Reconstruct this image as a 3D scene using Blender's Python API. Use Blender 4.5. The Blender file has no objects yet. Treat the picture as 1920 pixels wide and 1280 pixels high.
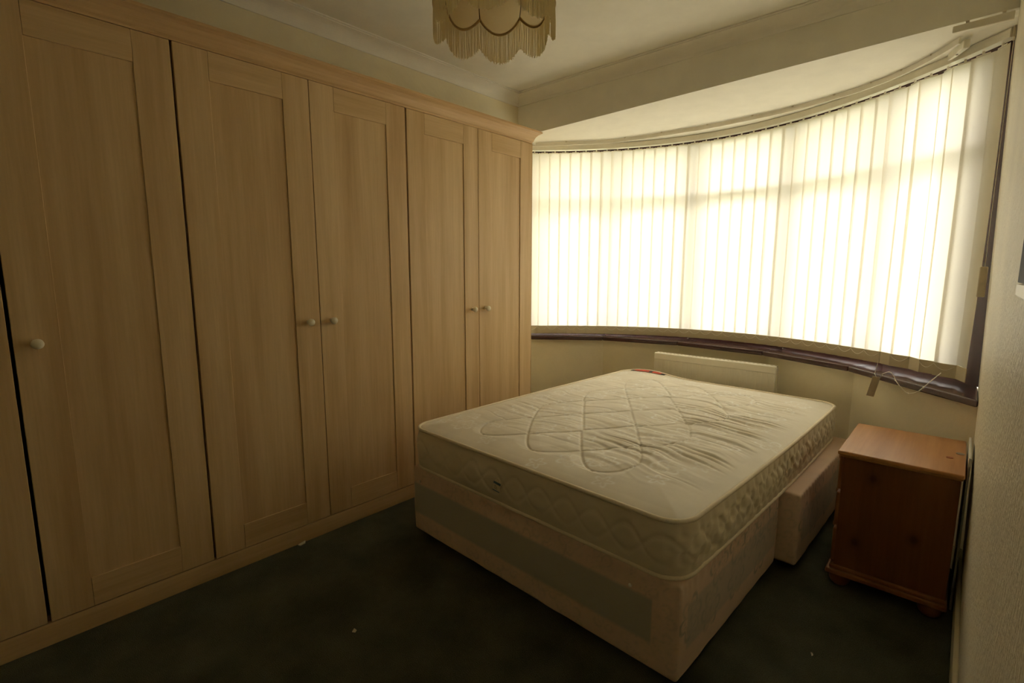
import bpy, bmesh, math, random
import numpy as np
from mathutils import Vector, Matrix

random.seed(4)
RNG = np.random.default_rng(7)
SC = bpy.context.scene
COL = SC.collection
PI = math.pi

# ------------------------------------------------------------------ camera
CAM = (2.2084, -0.103, 1.2735)
YAW, PITCH, ROLL, FPX = -0.7356, -0.1421, 0.0016, 943.45
cd = bpy.data.cameras.new('camera')
cam = bpy.data.objects.new('camera', cd)
COL.objects.link(cam)
cd.sensor_width = 36.0
cd.lens = FPX / 1920 * 36.0
cd.clip_start = 0.01
_f0 = Vector((math.sin(YAW), math.cos(YAW), 0)); _r0 = Vector((math.cos(YAW), -math.sin(YAW), 0)); _u0 = Vector((0, 0, 1))
_f = _f0 * math.cos(PITCH) + _u0 * math.sin(PITCH)
_u = _u0 * math.cos(PITCH) - _f0 * math.sin(PITCH)
_r = _r0 * math.cos(ROLL) + _u * math.sin(ROLL)
_u = _u * math.cos(ROLL) - _r0 * math.sin(ROLL)
cam.matrix_world = Matrix(((_r.x, _u.x, -_f.x, CAM[0]), (_r.y, _u.y, -_f.y, CAM[1]), (_r.z, _u.z, -_f.z, CAM[2]), (0, 0, 0, 1)))
SC.camera = cam

# ------------------------------------------------------------------ daylight
w = bpy.data.worlds.new('overcast_sky')
SC.world = w
w.use_nodes = True
bg = w.node_tree.nodes['Background']
bg.inputs[0].default_value = (1.0, 0.955, 0.88, 1)
bg.inputs[1].default_value = 7.8
SC.view_settings.view_transform = 'Standard'
SC.view_settings.look = 'None'
SC.view_settings.exposure = 0.0
SC.view_settings.gamma = 1.0
SC.view_settings.use_curve_mapping = False
SC.cycles.use_denoising = True
SC.cycles.diffuse_bounces = 6
SC.cycles.max_bounces = 14
SC.cycles.sample_clamp_indirect = 8

# ------------------------------------------------------------------ materials
MATS = {}

def new_mat(name):
    m = bpy.data.materials.new(name)
    m.use_nodes = True
    MATS[name] = m
    nt = m.node_tree
    return m, nt, nt.nodes['Principled BSDF']

def N(nt, kind, **kw):
    n = nt.nodes.new(kind)
    for k, v in kw.items():
        if k in n.inputs:
            n.inputs[k].default_value = v
        else:
            setattr(n, k, v)
    return n

def ramp(nt, fac, stops):
    r = nt.nodes.new('ShaderNodeValToRGB')
    el = r.color_ramp.elements
    while len(el) < len(stops):
        el.new(0.5)
    for e, (p, c) in zip(el, stops):
        e.position = p
        e.color = (*c, 1)
    nt.links.new(fac, r.inputs[0])
    return r.outputs[0]

def coords(nt, scale=(1, 1, 1), which='Object'):
    tc = N(nt, 'ShaderNodeTexCoord')
    mp = N(nt, 'ShaderNodeMapping')
    mp.inputs['Scale'].default_value = scale
    nt.links.new(tc.outputs[which], mp.inputs['Vector'])
    return mp.outputs[0]

def bump(nt, bsdf, height, strength=0.3, dist=0.002):
    b = N(nt, 'ShaderNodeBump')
    b.inputs['Strength'].default_value = strength
    b.inputs['Distance'].default_value = dist
    nt.links.new(height, b.inputs['Height'])
    nt.links.new(b.outputs[0], bsdf.inputs['Normal'])

def noise(nt, vec, scale, detail=4, rough=0.55, rnd=False):
    n = N(nt, 'ShaderNodeTexNoise')
    n.inputs['Scale'].default_value = scale
    n.inputs['Detail'].default_value = detail
    n.inputs['Roughness'].default_value = rough
    nt.links.new(vec, n.inputs['Vector'])
    if rnd:
        n.noise_dimensions = '4D'
        oi = N(nt, 'ShaderNodeObjectInfo')
        mu = N(nt, 'ShaderNodeMath', operation='MULTIPLY')
        mu.inputs[1].default_value = 37.0
        nt.links.new(oi.outputs['Random'], mu.inputs[0])
        nt.links.new(mu.outputs[0], n.inputs['W'])
    return n.outputs['Fac']

def plain(name, col, rough=0.5, spec=0.5, nscale=0, namp=0.06, bstr=0, metallic=0):
    m, nt, b = new_mat(name)
    b.inputs['Roughness'].default_value = rough
    b.inputs['Specular IOR Level'].default_value = spec
    b.inputs['Metallic'].default_value = metallic
    v = coords(nt)
    f = noise(nt, v, nscale or 12.0)
    lo = tuple(c * (1 - namp) for c in col)
    hi = tuple(min(1, c * (1 + namp)) for c in col)
    nt.links.new(ramp(nt, f, [(0.3, lo), (0.7, hi)]), b.inputs['Base Color'])
    if bstr:
        f2 = noise(nt, v, nscale * 4 or 60.0)
        bump(nt, b, f2, bstr, 0.001)
    return m

def wood(name, cols, scale, axis, rough=0.45, knots=(), fine=0.25, spec=0.4):
    """streaky timber, grain along the given axis; optional knots at object coordinates"""
    m, nt, b = new_mat(name)
    s = [scale, scale, scale]
    s['xyz'.index(axis)] = scale * 0.055
    v = coords(nt, tuple(s))
    f1 = noise(nt, v, 1.0, 5, 0.6, rnd=not knots)
    c1 = ramp(nt, f1, [(0.30, cols[0]), (0.5, cols[1]), (0.72, cols[2])])
    s2 = [scale * 9] * 3
    s2['xyz'.index(axis)] = scale * 0.35
    v2 = coords(nt, tuple(s2))
    f2 = noise(nt, v2, 1.0, 3, 0.6)
    mx = N(nt, 'ShaderNodeMix', data_type='RGBA', blend_type='MULTIPLY')
    mx.inputs[0].default_value = fine
    nt.links.new(c1, mx.inputs[6])
    nt.links.new(ramp(nt, f2, [(0.35, (0.62, 0.55, 0.48)), (0.65, (1, 1, 1))]), mx.inputs[7])
    out = mx.outputs[2]
    for (kx, ky, kz, kr) in knots:
        tc = N(nt, 'ShaderNodeTexCoord')
        mp = N(nt, 'ShaderNodeMapping')
        mp.inputs['Location'].default_value = (-kx, -ky, -kz)
        nt.links.new(tc.outputs['Object'], mp.inputs['Vector'])
        sm = N(nt, 'ShaderNodeMapping')
        sq = [1.0, 1.0, 1.0]; sq['xyz'.index(axis)] = 0.75
        sm.inputs['Scale'].default_value = sq
        nt.links.new(mp.outputs[0], sm.inputs['Vector'])
        ln = N(nt, 'ShaderNodeVectorMath', operation='LENGTH')
        nt.links.new(sm.outputs[0], ln.inputs[0])
        kc = ramp(nt, ln.outputs['Value'], [(kr * 0.55, (0.42, 0.32, 0.26)), (kr, (0.8, 0.74, 0.68)), (kr * 1.8, (1, 1, 1))])
        m2 = N(nt, 'ShaderNodeMix', data_type='RGBA', blend_type='MULTIPLY')
        m2.inputs[0].default_value = 1.0
        nt.links.new(out, m2.inputs[6]); nt.links.new(kc, m2.inputs[7])
        out = m2.outputs[2]
    nt.links.new(out, b.inputs['Base Color'])
    b.inputs['Roughness'].default_value = rough
    b.inputs['Specular IOR Level'].default_value = spec
    bump(nt, b, f2, 0.06, 0.0006)
    return m

MAPLE = [(0.59, 0.385, 0.185), (0.70, 0.49, 0.255), (0.80, 0.59, 0.335)]
wood('maple_upright', MAPLE, 15.0, 'z', fine=0.16)
wood('maple_level', [(c[0] * 1.0, c[1] * 1.0, c[2] * 1.0) for c in MAPLE], 15.0, 'y', fine=0.16)
wood('maple_cornice', [(c[0] * 1.04, c[1] * 1.0, c[2] * 1.0) for c in MAPLE], 15.0, 'y', rough=0.4, fine=0.16)
plain('carcass_inside', (0.30, 0.22, 0.13), 0.7)
plain('cream_knob', (0.86, 0.79, 0.62), 0.35, 0.5)
plain('screw_metal', (0.45, 0.42, 0.36), 0.35, 0.5, metallic=0.9)
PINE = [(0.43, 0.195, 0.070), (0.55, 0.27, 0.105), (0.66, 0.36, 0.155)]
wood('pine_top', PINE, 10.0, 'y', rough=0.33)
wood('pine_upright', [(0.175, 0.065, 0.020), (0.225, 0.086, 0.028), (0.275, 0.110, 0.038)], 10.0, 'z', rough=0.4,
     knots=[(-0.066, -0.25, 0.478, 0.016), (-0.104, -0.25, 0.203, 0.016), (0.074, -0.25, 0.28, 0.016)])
wood('pine_trim', [(0.24, 0.092, 0.03), (0.31, 0.125, 0.042), (0.38, 0.165, 0.06)], 12.0, 'y', rough=0.42)
plain('cream_ceiling', (0.87, 0.85, 0.75), 0.75, 0.2, 9, 0.03, 0.12)
plain('white_soffit', (0.90, 0.88, 0.79), 0.75, 0.2, 9, 0.03, 0.12)
plain('coving_paint', (0.88, 0.86, 0.78), 0.6, 0.3, 7, 0.03)
plain('skirting_paint', (0.66, 0.60, 0.44), 0.45, 0.4, 7, 0.06)
plain('white_enamel', (0.88, 0.84, 0.70), 0.28, 0.5, 7, 0.03)
plain('white_plastic', (0.80, 0.76, 0.64), 0.35, 0.5, 20, 0.04)
plain('aged_plastic', (0.62, 0.54, 0.40), 0.4, 0.5, 20, 0.06)
plain('mahogany', (0.060, 0.024, 0.024), 0.25, 0.6, 14, 0.10)
plain('white_board', (0.70, 0.68, 0.62), 0.6, 0.3, 20, 0.05)
plain('paper_scrap', (0.62, 0.56, 0.42), 0.8, 0.2, 60, 0.08)
plain('copper', (0.42, 0.13, 0.06), 0.4, 0.5, 90, 0.2, metallic=0.6)
plain('dull_nickel', (0.30, 0.27, 0.24), 0.4, 0.5, 90, 0.2, metallic=0.6)
plain('black_glass', (0.012, 0.016, 0.014), 0.6, 0.05, 8, 0.1)
plain('tag_card', (0.90, 0.82, 0.62), 0.7, 0.2, 80, 0.06)
plain('tag_blue', (0.13, 0.24, 0.34), 0.6, 0.3, 80, 0.08)
plain('tag_ink', (0.12, 0.08, 0.05), 0.8, 0.2, 80, 0.08)
plain('castor_black', (0.02, 0.018, 0.016), 0.5, 0.4)
plain('label_red', (0.62, 0.08, 0.03), 0.5, 0.4, 90, 0.35)
plain('label_black', (0.02, 0.02, 0.022), 0.5, 0.4)
plain('grass_green', (0.30, 0.31, 0.20), 0.9, 0.1, 30, 0.4)
plain('brass', (0.50, 0.36, 0.14), 0.35, 0.5, metallic=0.9)
plain('rib_brown', (0.16, 0.10, 0.04), 0.7, 0.2)

def wallpaper(name, col, rib):
    m, nt, b = new_mat(name)
    v = coords(nt)
    f = noise(nt, v, 3.0, 5)
    nt.links.new(ramp(nt, f, [(0.3, tuple(c * 0.93 for c in col)), (0.7, tuple(min(1, c * 1.05) for c in col))]), b.inputs['Base Color'])
    b.inputs['Roughness'].default_value = 0.42 if rib else 0.62
    b.inputs['Specular IOR Level'].default_value = 0.4 if rib else 0.25
    if rib:
        h1 = noise(nt, coords(nt, (130, 130, 34)), 1.0, 3)
        h2 = noise(nt, coords(nt, (95, 95, 80)), 1.0, 3)
        ad = N(nt, 'ShaderNodeMath', operation='ADD')
        nt.links.new(h1, ad.inputs[0]); nt.links.new(h2, ad.inputs[1])
        bump(nt, b, ad.outputs[0], 0.9, 0.006)
    else:
        wv = N(nt, 'ShaderNodeTexWave', wave_type='RINGS')
        wv.inputs['Scale'].default_value = 7.0
        wv.inputs['Distortion'].default_value = 9.0
        wv.inputs['Detail'].default_value = 1.0
        wv.inputs['Detail Scale'].default_value = 1.4
        nt.links.new(v, wv.inputs['Vector'])
        mm = N(nt, 'ShaderNodeMath', operation='MULTIPLY_ADD')
        mm.inputs[1].default_value = 0.5
        nt.links.new(wv.outputs['Fac'], mm.inputs[0])
        nt.links.new(noise(nt, v, 130, 3), mm.inputs[2])
        bump(nt, b, mm.outputs[0], 0.22, 0.002)

wallpaper('cream_wallpaper', (0.85, 0.785, 0.58), False)
wallpaper('ribbed_wallpaper', (0.80, 0.74, 0.57), True)

m, nt, b = new_mat('green_carpet')
v = coords(nt)
fa = noise(nt, v, 5, 4); fb = noise(nt, v, 320, 3, 0.7)
ca = ramp(nt, fa, [(0.3, (0.072, 0.077, 0.050)), (0.7, (0.130, 0.135, 0.092))])
mx = N(nt, 'ShaderNodeMix', data_type='RGBA', blend_type='MULTIPLY'); mx.inputs[0].default_value = 0.8
nt.links.new(ca, mx.inputs[6]); nt.links.new(ramp(nt, fb, [(0.3, (0.45, 0.45, 0.45)), (0.7, (1.3, 1.3, 1.25))]), mx.inputs[7])
nt.links.new(mx.outputs[2], b.inputs['Base Color'])
b.inputs['Roughness'].default_value = 0.95; b.inputs['Specular IOR Level'].default_value = 0.1
bump(nt, b, fb, 0.8, 0.004)

def cloth(name, col, trans, tcol=None, weave=900, rough=0.9):
    """thin woven fabric that lets some daylight through"""
    m = bpy.data.materials.new(name); m.use_nodes = True; MATS[name] = m
    nt = m.node_tree; nt.nodes.clear()
    out = N(nt, 'ShaderNodeOutputMaterial')
    d = N(nt, 'ShaderNodeBsdfDiffuse'); t = N(nt, 'ShaderNodeBsdfTranslucent'); mx = N(nt, 'ShaderNodeMixShader')
    v = coords(nt)
    f = noise(nt, v, weave, 2)
    c = ramp(nt, f, [(0.3, tuple(x * 0.94 for x in col)), (0.7, col)])
    tcol = tcol or col
    c2 = ramp(nt, f, [(0.3, tuple(x * 0.96 for x in tcol)), (0.7, tcol)])
    nt.links.new(c, d.inputs[0]); nt.links.new(c2, t.inputs[0])
    mx.inputs[0].default_value = trans
    nt.links.new(d.outputs[0], mx.inputs[1]); nt.links.new(t.outputs[0], mx.inputs[2]); nt.links.new(mx.outputs[0], out.inputs[0])

cloth('slat_fabric', (0.90, 0.87, 0.74), 0.52, (0.93, 0.885, 0.76), 700)
cloth('slat_pocket', (0.66, 0.58, 0.40), 0.10, (0.7, 0.6, 0.4), 700)
cloth('shade_silk', (0.80, 0.68, 0.42), 0.35, (0.85, 0.72, 0.45), 500)
cloth('fringe_thread', (0.95, 0.87, 0.63), 0.45, (0.97, 0.9, 0.68), 900)
cloth('braid_cord', (0.62, 0.45, 0.24), 0.15, None, 900)

m = bpy.data.materials.new('window_glass'); m.use_nodes = True; MATS['window_glass'] = m
nt = m.node_tree; nt.nodes.clear()
out = N(nt, 'ShaderNodeOutputMaterial'); tr = N(nt, 'ShaderNodeBsdfTransparent'); gl = N(nt, 'ShaderNodeBsdfGlossy'); mx = N(nt, 'ShaderNodeMixShader')
gl.inputs['Roughness'].default_value = 0.02
fr = N(nt, 'ShaderNodeFresnel'); fr.inputs['IOR'].default_value = 1.25
nt.links.new(fr.outputs[0], mx.inputs[0]); nt.links.new(tr.outputs[0], mx.inputs[1]); nt.links.new(gl.outputs[0], mx.inputs[2]); nt.links.new(mx.outputs[0], out.inputs[0])

def printed(name, base, ink, rough=0.75, bstr=0.15, blend=0.7):
    """fabric whose woven motif is stored in the vertex attribute 'motif', bands in 'band'"""
    m, nt, b = new_mat(name)
    v = coords(nt)
    f = noise(nt, v, 6, 4)
    c0 = ramp(nt, f, [(0.3, tuple(x * 0.93 for x in base)), (0.7, tuple(min(1, x * 1.05) for x in base))])
    at = N(nt, 'ShaderNodeAttribute'); at.attribute_name = 'motif'
    mu = N(nt, 'ShaderNodeMath', operation='MULTIPLY'); mu.inputs[1].default_value = blend
    nt.links.new(at.outputs['Fac'], mu.inputs[0])
    mx = N(nt, 'ShaderNodeMix', data_type='RGBA')
    nt.links.new(mu.outputs[0], mx.inputs[0]); nt.links.new(c0, mx.inputs[6]); mx.inputs[7].default_value = (*ink, 1)
    b.inputs['Roughness'].default_value = rough
    b.inputs['Specular IOR Level'].default_value = 0.25
    b.inputs['Sheen Weight'].default_value = 0.1
    fine = noise(nt, v, 500, 2)
    bump(nt, b, fine, bstr, 0.0008)
    return m, nt, b, mx.outputs[2]

m, nt, b, o = printed('ticking_top', (0.83, 0.775, 0.665), (0.99, 0.98, 0.94), blend=1.0, rough=0.55); nt.links.new(o, b.inputs['Base Color'])
m, nt, b, o = printed('ticking_side', (0.77, 0.69, 0.52), (0.80, 0.73, 0.56)); nt.links.new(o, b.inputs['Base Color'])
m, nt, b, o = printed('divan_cover', (0.80, 0.61, 0.47), (0.26, 0.29, 0.22), blend=0.7)
at = N(nt, 'ShaderNodeAttribute'); at.attribute_name = 'band'
mx = N(nt, 'ShaderNodeMix', data_type='RGBA')
nt.links.new(at.outputs['Fac'], mx.inputs[0]); nt.links.new(o, mx.inputs[6]); mx.inputs[7].default_value = (0.46, 0.45, 0.38, 1)
nt.links.new(mx.outputs[2], b.inputs['Base Color'])
plain('piping_cord', (0.86, 0.77, 0.60), 0.7, 0.3, 200, 0.05)

# ------------------------------------------------------------------ shape helpers: each returns (verts, faces)
def box(x0, x1, y0, y1, z0, z1):
    V = [(x0, y0, z0), (x1, y0, z0), (x1, y1, z0), (x0, y1, z0), (x0, y0, z1), (x1, y0, z1), (x1, y1, z1), (x0, y1, z1)]
    F = [(0, 3, 2, 1), (4, 5, 6, 7), (0, 1, 5, 4), (1, 2, 6, 5), (2, 3, 7, 6), (3, 0, 4, 7)]
    return V, F

def bevel(vf, width, seg=2, angle=0.5):
    bm = bmesh.new()
    vs = [bm.verts.new(v) for v in vf[0]]
    for f in vf[1]:
        bm.faces.new([vs[i] for i in f])
    bm.normal_update()
    ed = [e for e in bm.edges if len(e.link_faces) == 2 and e.calc_face_angle(0) > angle]
    bmesh.ops.bevel(bm, geom=ed, offset=width, segments=seg, affect='EDGES', profile=0.5)
    bm.verts.index_update()
    r = ([tuple(v.co) for v in bm.verts], [tuple(v.index for v in f.verts) for f in bm.faces])
    bm.free()
    return r

def bbox(x0, x1, y0, y1, z0, z1, b=0.002, seg=2):
    return bevel(box(x0, x1, y0, y1, z0, z1), b, seg)

def join(*parts):
    V, F = [], []
    for v, f in parts:
        n = len(V)
        V += list(v)
        F += [tuple(i + n for i in q) for q in f]
    return V, F

def prism(poly, z0, z1):
    """polygon (counter-clockwise, xy) raised from z0 to z1; z may be functions of x, y"""
    g = lambda z, p: z(*p) if callable(z) else z
    n = len(poly)
    V = [(x, y, g(z0, (x, y))) for x, y in poly] + [(x, y, g(z1, (x, y))) for x, y in poly]
    F = [tuple(range(n - 1, -1, -1)), tuple(range(n, 2 * n))] + [(i, (i + 1) % n, n + (i + 1) % n, n + i) for i in range(n)]
    return V, F

def tube(pts, r, n=8, cap=True, closed=False):
    P = [Vector(p) for p in pts]
    V, F = [], []
    m = len(P)
    prev = None
    for i, p in enumerate(P):
        if closed:
            t = (P[(i + 1) % m] - P[i - 1]).normalized()
        else:
            t = (P[min(i + 1, m - 1)] - P[max(i - 1, 0)]).normalized()
        up = prev if prev is not None else (Vector((0, 0, 1)) if abs(t.z) < 0.9 else Vector((1, 0, 0)))
        a = (up - t * up.dot(t)).normalized()
        prev = a
        bb = t.cross(a)
        rr = r[i] if isinstance(r, (list, tuple)) else r
        for k in range(n):
            an = 2 * PI * k / n
            V.append(tuple(p + (a * math.cos(an) + bb * math.sin(an)) * rr))
    for i in range(m if closed else m - 1):
        j = (i + 1) % m
        for k in range(n):
            k2 = (k + 1) % n
            F.append((i * n + k, i * n + k2, j * n + k2, j * n + k))
    if cap and not closed:
        F.append(tuple(range(n - 1, -1, -1)))
        F.append(tuple((m - 1) * n + k for k in range(n)))
    return V, F

def lathe(prof, n=20, c=(0, 0, 0), axis='z'):
    V, F = [], []
    for r, h in prof:
        for k in range(n):
            a = 2 * PI * k / n
            p = (r * math.cos(a), r * math.sin(a), h)
            if axis == 'x':
                p = (h, r * math.cos(a), r * math.sin(a))
            V.append((p[0] + c[0], p[1] + c[1], p[2] + c[2]))
    for i in range(len(prof) - 1):
        for k in range(n):
            k2 = (k + 1) % n
            F.append((i * n + k, i * n + k2, (i + 1) * n + k2, (i + 1) * n + k))
    F.append(tuple(range(n - 1, -1, -1)))
    F.append(tuple((len(prof) - 1) * n + k for k in range(n)))
    return V, F

def sweep(path, prof, closed_prof=True):
    """profile (d, z) carried along a level path of (x, y); d is measured to the path's left, mitred"""
    m = len(path)
    P = [Vector((p[0], p[1])) for p in path]
    V, F = [], []
    k = len(prof)
    for i in range(m):
        t0 = (P[i] - P[i - 1]).normalized() if i > 0 else None
        t1 = (P[i + 1] - P[i]).normalized() if i < m - 1 else None
        t0 = t0 or t1; t1 = t1 or t0
        n0 = Vector((-t0.y, t0.x)); n1 = Vector((-t1.y, t1.x))
        nn = (n0 + n1).normalized()
        nn = nn / max(0.3, nn.dot(n0))
        for d, z in prof:
            V.append((P[i].x + nn.x * d, P[i].y + nn.y * d, z))
    for i in range(m - 1):
        for j in range(k if closed_prof else k - 1):
            j2 = (j + 1) % k
            F.append((i * k + j, (i + 1) * k + j, (i + 1) * k + j2, i * k + j2))
    if closed_prof:
        F.append(tuple(range(k)))
        F.append(tuple((m - 1) * k + j for j in range(k - 1, -1, -1)))
    return V, F

# ------------------------------------------------------------------ object helpers
ORG = {}
WEIGHTED = set()      # meshes whose broad faces should stay flat beside their small bevels

def link(o, parent=None):
    COL.objects.link(o)
    if parent is not None:
        o.parent = parent

def mesh(name, vf, mat, smooth=False):
    me = bpy.data.meshes.new(name)
    me.from_pydata([tuple(v) for v in vf[0]], [], [tuple(f) for f in vf[1]])
    me.validate()
    bm = bmesh.new(); bm.from_mesh(me)
    bmesh.ops.recalc_face_normals(bm, faces=bm.faces)
    bm.to_mesh(me); bm.free()
    me.materials.append(MATS[mat])
    if smooth:
        me.shade_smooth()
        if smooth != 'all':
            me.set_sharp_from_angle(angle=math.radians(50))
            WEIGHTED.add(me.name)
    return me

def put(name, me, parent=None, loc=(0, 0, 0), rot=(0, 0, 0)):
    o = bpy.data.objects.new(name, me)
    link(o, parent)
    o.location = loc
    o.rotation_euler = rot
    if me.name in WEIGHTED:
        mod = o.modifiers.new('flat_faces', 'WEIGHTED_NORMAL')
        mod.keep_sharp = True
        mod.weight = 100
    ORG[o.name] = ORG.get(parent.name, Vector()) if parent is not None else Vector()
    return o

def tag(o, label=None, cat=None, group=None, kind=None):
    if label: o['label'] = label
    if cat: o['category'] = cat
    if group: o['group'] = group
    if kind: o['kind'] = kind
    return o

def thing(name, loc, label, cat, group=None, rotz=0):
    o = bpy.data.objects.new(name, None)
    o.empty_display_size = 0.05
    link(o)
    o.location = loc
    o.rotation_euler = (0, 0, rotz)
    ORG[o.name] = Vector(loc)
    return tag(o, label, cat, group)

def part(name, vf, mat, parent, smooth=False, label=None, kind=None):
    """vf in world coordinates; the parent's thing is unrotated"""
    g = ORG[parent.name]
    V = [(x - g.x, y - g.y, z - g.z) for x, y, z in vf[0]]
    o = put(name, mesh(name, (V, vf[1]), mat, smooth), parent)
    return tag(o, label, kind=kind)

def solo(name, vf, mat, label, cat, group=None, smooth=False):
    """a thing that is one mesh, its origin at its base"""
    A = np.array(vf[0], float)
    g = np.array([(A[:, 0].min() + A[:, 0].max()) / 2, (A[:, 1].min() + A[:, 1].max()) / 2, A[:, 2].min()])
    o = put(name, mesh(name, ((A - g).tolist(), vf[1]), mat, smooth), None, tuple(g))
    ORG[o.name] = Vector(g)
    return tag(o, label, cat, group)

def struct(name, vf, mat, smooth=False, label=None):
    o = put(name, mesh(name, vf, mat, smooth))
    return tag(o, label, kind='structure')

def vnoise(x, y, seed=0):
    """smooth value noise in [0, 1] on arrays"""
    xi = np.floor(x).astype(np.int64); yi = np.floor(y).astype(np.int64)
    fx = x - xi; fy = y - yi
    fx = fx * fx * (3 - 2 * fx); fy = fy * fy * (3 - 2 * fy)
    def h(a, b):
        n = (a * 374761393 + b * 668265263 + seed * 974634777) & 0xFFFFFFFF
        n = ((n ^ (n >> 13)) * 1274126177) & 0xFFFFFFFF
        return ((n ^ (n >> 16)) & 0xFFFF) / 65535.0
    return (h(xi, yi) * (1 - fx) + h(xi + 1, yi) * fx) * (1 - fy) + (h(xi, yi + 1) * (1 - fx) + h(xi + 1, yi + 1) * fx) * fy

# ------------------------------------------------------------------ the room
XL = -0.31                        # wall behind the wardrobes
YB = 2.74                         # where the bay begins
ZC = 2.49                         # ceiling
YBACK = -1.2
def xr(z): return 2.294 - 0.0205 * z          # right wall leans a little
def zbay(x, y=0): return 2.2215 + 0.0205 * x  # underside of the bay ceiling, slightly out of level

EDGE = [(-0.319, 2.922), (0.127, 3.249), (0.668, 3.391), (1.26, 3.346), (1.758, 3.117), (2.281, 2.594)]   # sill nosing in plan

XBL = -0.56                        # left end of the bay, behind the wardrobes
def offset(d, xl=XBL, xrr=2.30):
    """the bay's faceted line moved outwards by d, its ends cut at the side walls"""
    P = [Vector(p) for p in EDGE]
    L = []
    for i in range(5):
        t = (P[i + 1] - P[i]).normalized()
        n = Vector((-t.y, t.x))
        L.append((P[i] + n * d, t))
    pts = []
    for i in range(4):
        (a, t), (c, s) = L[i], L[i + 1]
        den = t.x * s.y - t.y * s.x
        k = ((c.x - a.x) * s.y - (c.y - a.y) * s.x) / den
        pts.append(a + t * k)
    a, t = L[0]; first = a + t * ((xl - a.x) / t.x)
    a, t = L[4]; last = a + t * ((xrr - a.x) / t.x)
    return [first] + pts + [last]

def facet(i, d0, d1, xl=XBL, xrr=2.30):
    A, B = offset(d0, xl, xrr), offset(d1, xl, xrr)
    return [tuple(A[i]), tuple(A[i + 1]), tuple(B[i + 1]), tuple(B[i])]

inner = offset(0.045)
floor_poly = [(XL, YBACK), (2.30, YBACK)] + [tuple(p) for p in reversed(inner)] + [(XBL, 2.74), (XL, 2.74)]
struct('floor', prism(floor_poly, -0.08, 0.0), 'green_carpet', label='dark green fitted carpet')
struct('ceiling', box(XL - 0.1, 2.45, YBACK - 0.1, YB, ZC, ZC + 0.1), 'cream_ceiling')
struct('wall_left', box(XL - 0.1, XL, YBACK - 0.1, YB, -0.08, 2.62), 'cream_wallpaper')
struct('wall_bay_left', join(box(-0.66, XL - 0.1, YB - 0.08, YB, -0.08, 2.62), box(-0.66, XBL - 0.001, YB, 3.2, -0.08, 2.62)), 'cream_wallpaper')
struct('wall_back', box(XL, 2.45, YBACK - 0.1, YBACK, -0.08, ZC), 'cream_wallpaper')
V = [(xr(-0.08), YBACK, -0.08), (2.45, YBACK, -0.08), (2.45, 2.94, -0.08), (xr(-0.08), 2.98, -0.08),
     (xr(2.62), YBACK, 2.62), (2.45, YBACK, 2.62), (2.45, 2.94, 2.62), (xr(2.62), 2.98, 2.62)]
struct('wall_right', (V, box(0, 1, 0, 1, 0, 1)[1]), 'ribbed_wallpaper')
struct('wall_bay_header', prism([(XL, YB), (2.25, YB), (2.25, YB + 0.0005), (XL, YB + 0.0005)], zbay, ZC + 0.12), 'cream_ceiling')
def by(x): return 3.2747 + 0.6418 * x - 0.3727 * x * x      # line of the blind in plan
def zrail(x): return 2.213 + 0.008 * x
def zcb(x, y):
    """underside of the bay ceiling: header line sagging slightly to the blind rail"""
    f = min(1.0, max(0.0, (y - YB) / (by(x) - 0.02 - YB)))
    return zbay(x) * (1 - f) + zrail(x) * f
V, F = [], []
cx_ = np.linspace(-0.62, 2.262, 46)
for x in cx_:
    for f in (0.0, 0.2, 0.5, 1.0, None):
        y = YB + 0.001 + (by(x) - 0.02 - YB) * f if f is not None else 3.95
        V.append((x, y, zcb(x, y)))
    V += [(x, 3.95, 2.6), (x, YB + 0.001, 2.6)]
for i in range(len(cx_) - 1):
    for j in range(7):
        j2 = (j + 1) % 7
        F.append((i * 7 + j, (i + 1) * 7 + j, (i + 1) * 7 + j2, i * 7 + j2))
F += [tuple(range(7)), tuple((len(cx_) - 1) * 7 + j for j in range(6, -1, -1))]
struct('ceiling_bay', (V, F), 'white_soffit')
struct('wall_bay', join(*[prism(facet(i, 0.045, 0.36), -0.08, 0.727) for i in range(5)]), 'cream_wallpaper')
struct('baseboard_bay', join(*[bevel(prism(facet(i, 0.03, 0.044, XBL, 2.285), 0.0, 0.10), 0.003, 1) for i in range(5)]), 'skirting_paint')
V = [(xr(0) - 0.016, YBACK, 0), (xr(0), YBACK, 0), (xr(0), 2.62, 0), (xr(0) - 0.016, 2.62, 0),
     (xr(0.12) - 0.014, YBACK, 0.12), (xr(0.12), YBACK, 0.12), (xr(0.12), 2.62, 0.12), (xr(0.12) - 0.014, 2.62, 0.12)]
struct('baseboard_right', bevel((V, box(0, 1, 0, 1, 0, 1)[1]), 0.004, 2), 'skirting_paint')

# plaster coving: lip on the wall, hollow, step on the ceiling
cov = [(0, ZC - 0.070), (0.007, ZC - 0.070), (0.007, ZC - 0.062)]
for k in range(9):
    a = PI / 2 * k / 8
    cov.append((0.007 + 0.064 * (1 - math.cos(a)), ZC - 0.062 + 0.052 * math.sin(a)))
cov += [(0.071, ZC - 0.006), (0.084, ZC - 0.006), (0.084, ZC), (0, ZC)]
covr = [(-d, z) for d, z in cov]
struct('trim_1', sweep([(XL, YBACK), (XL, YB)], covr), 'coving_paint')
struct('trim_2', sweep([(XL, YB), (2.243, YB)], covr), 'coving_paint')
struct('trim_3', sweep([(2.243, YB - 0.085), (2.243, YBACK)], covr), 'coving_paint')

# outdoors: a lawn beyond the glass
struct('ground', box(-14, 16, 4.0, 30, -0.75, -0.65), 'grass_green')

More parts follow.
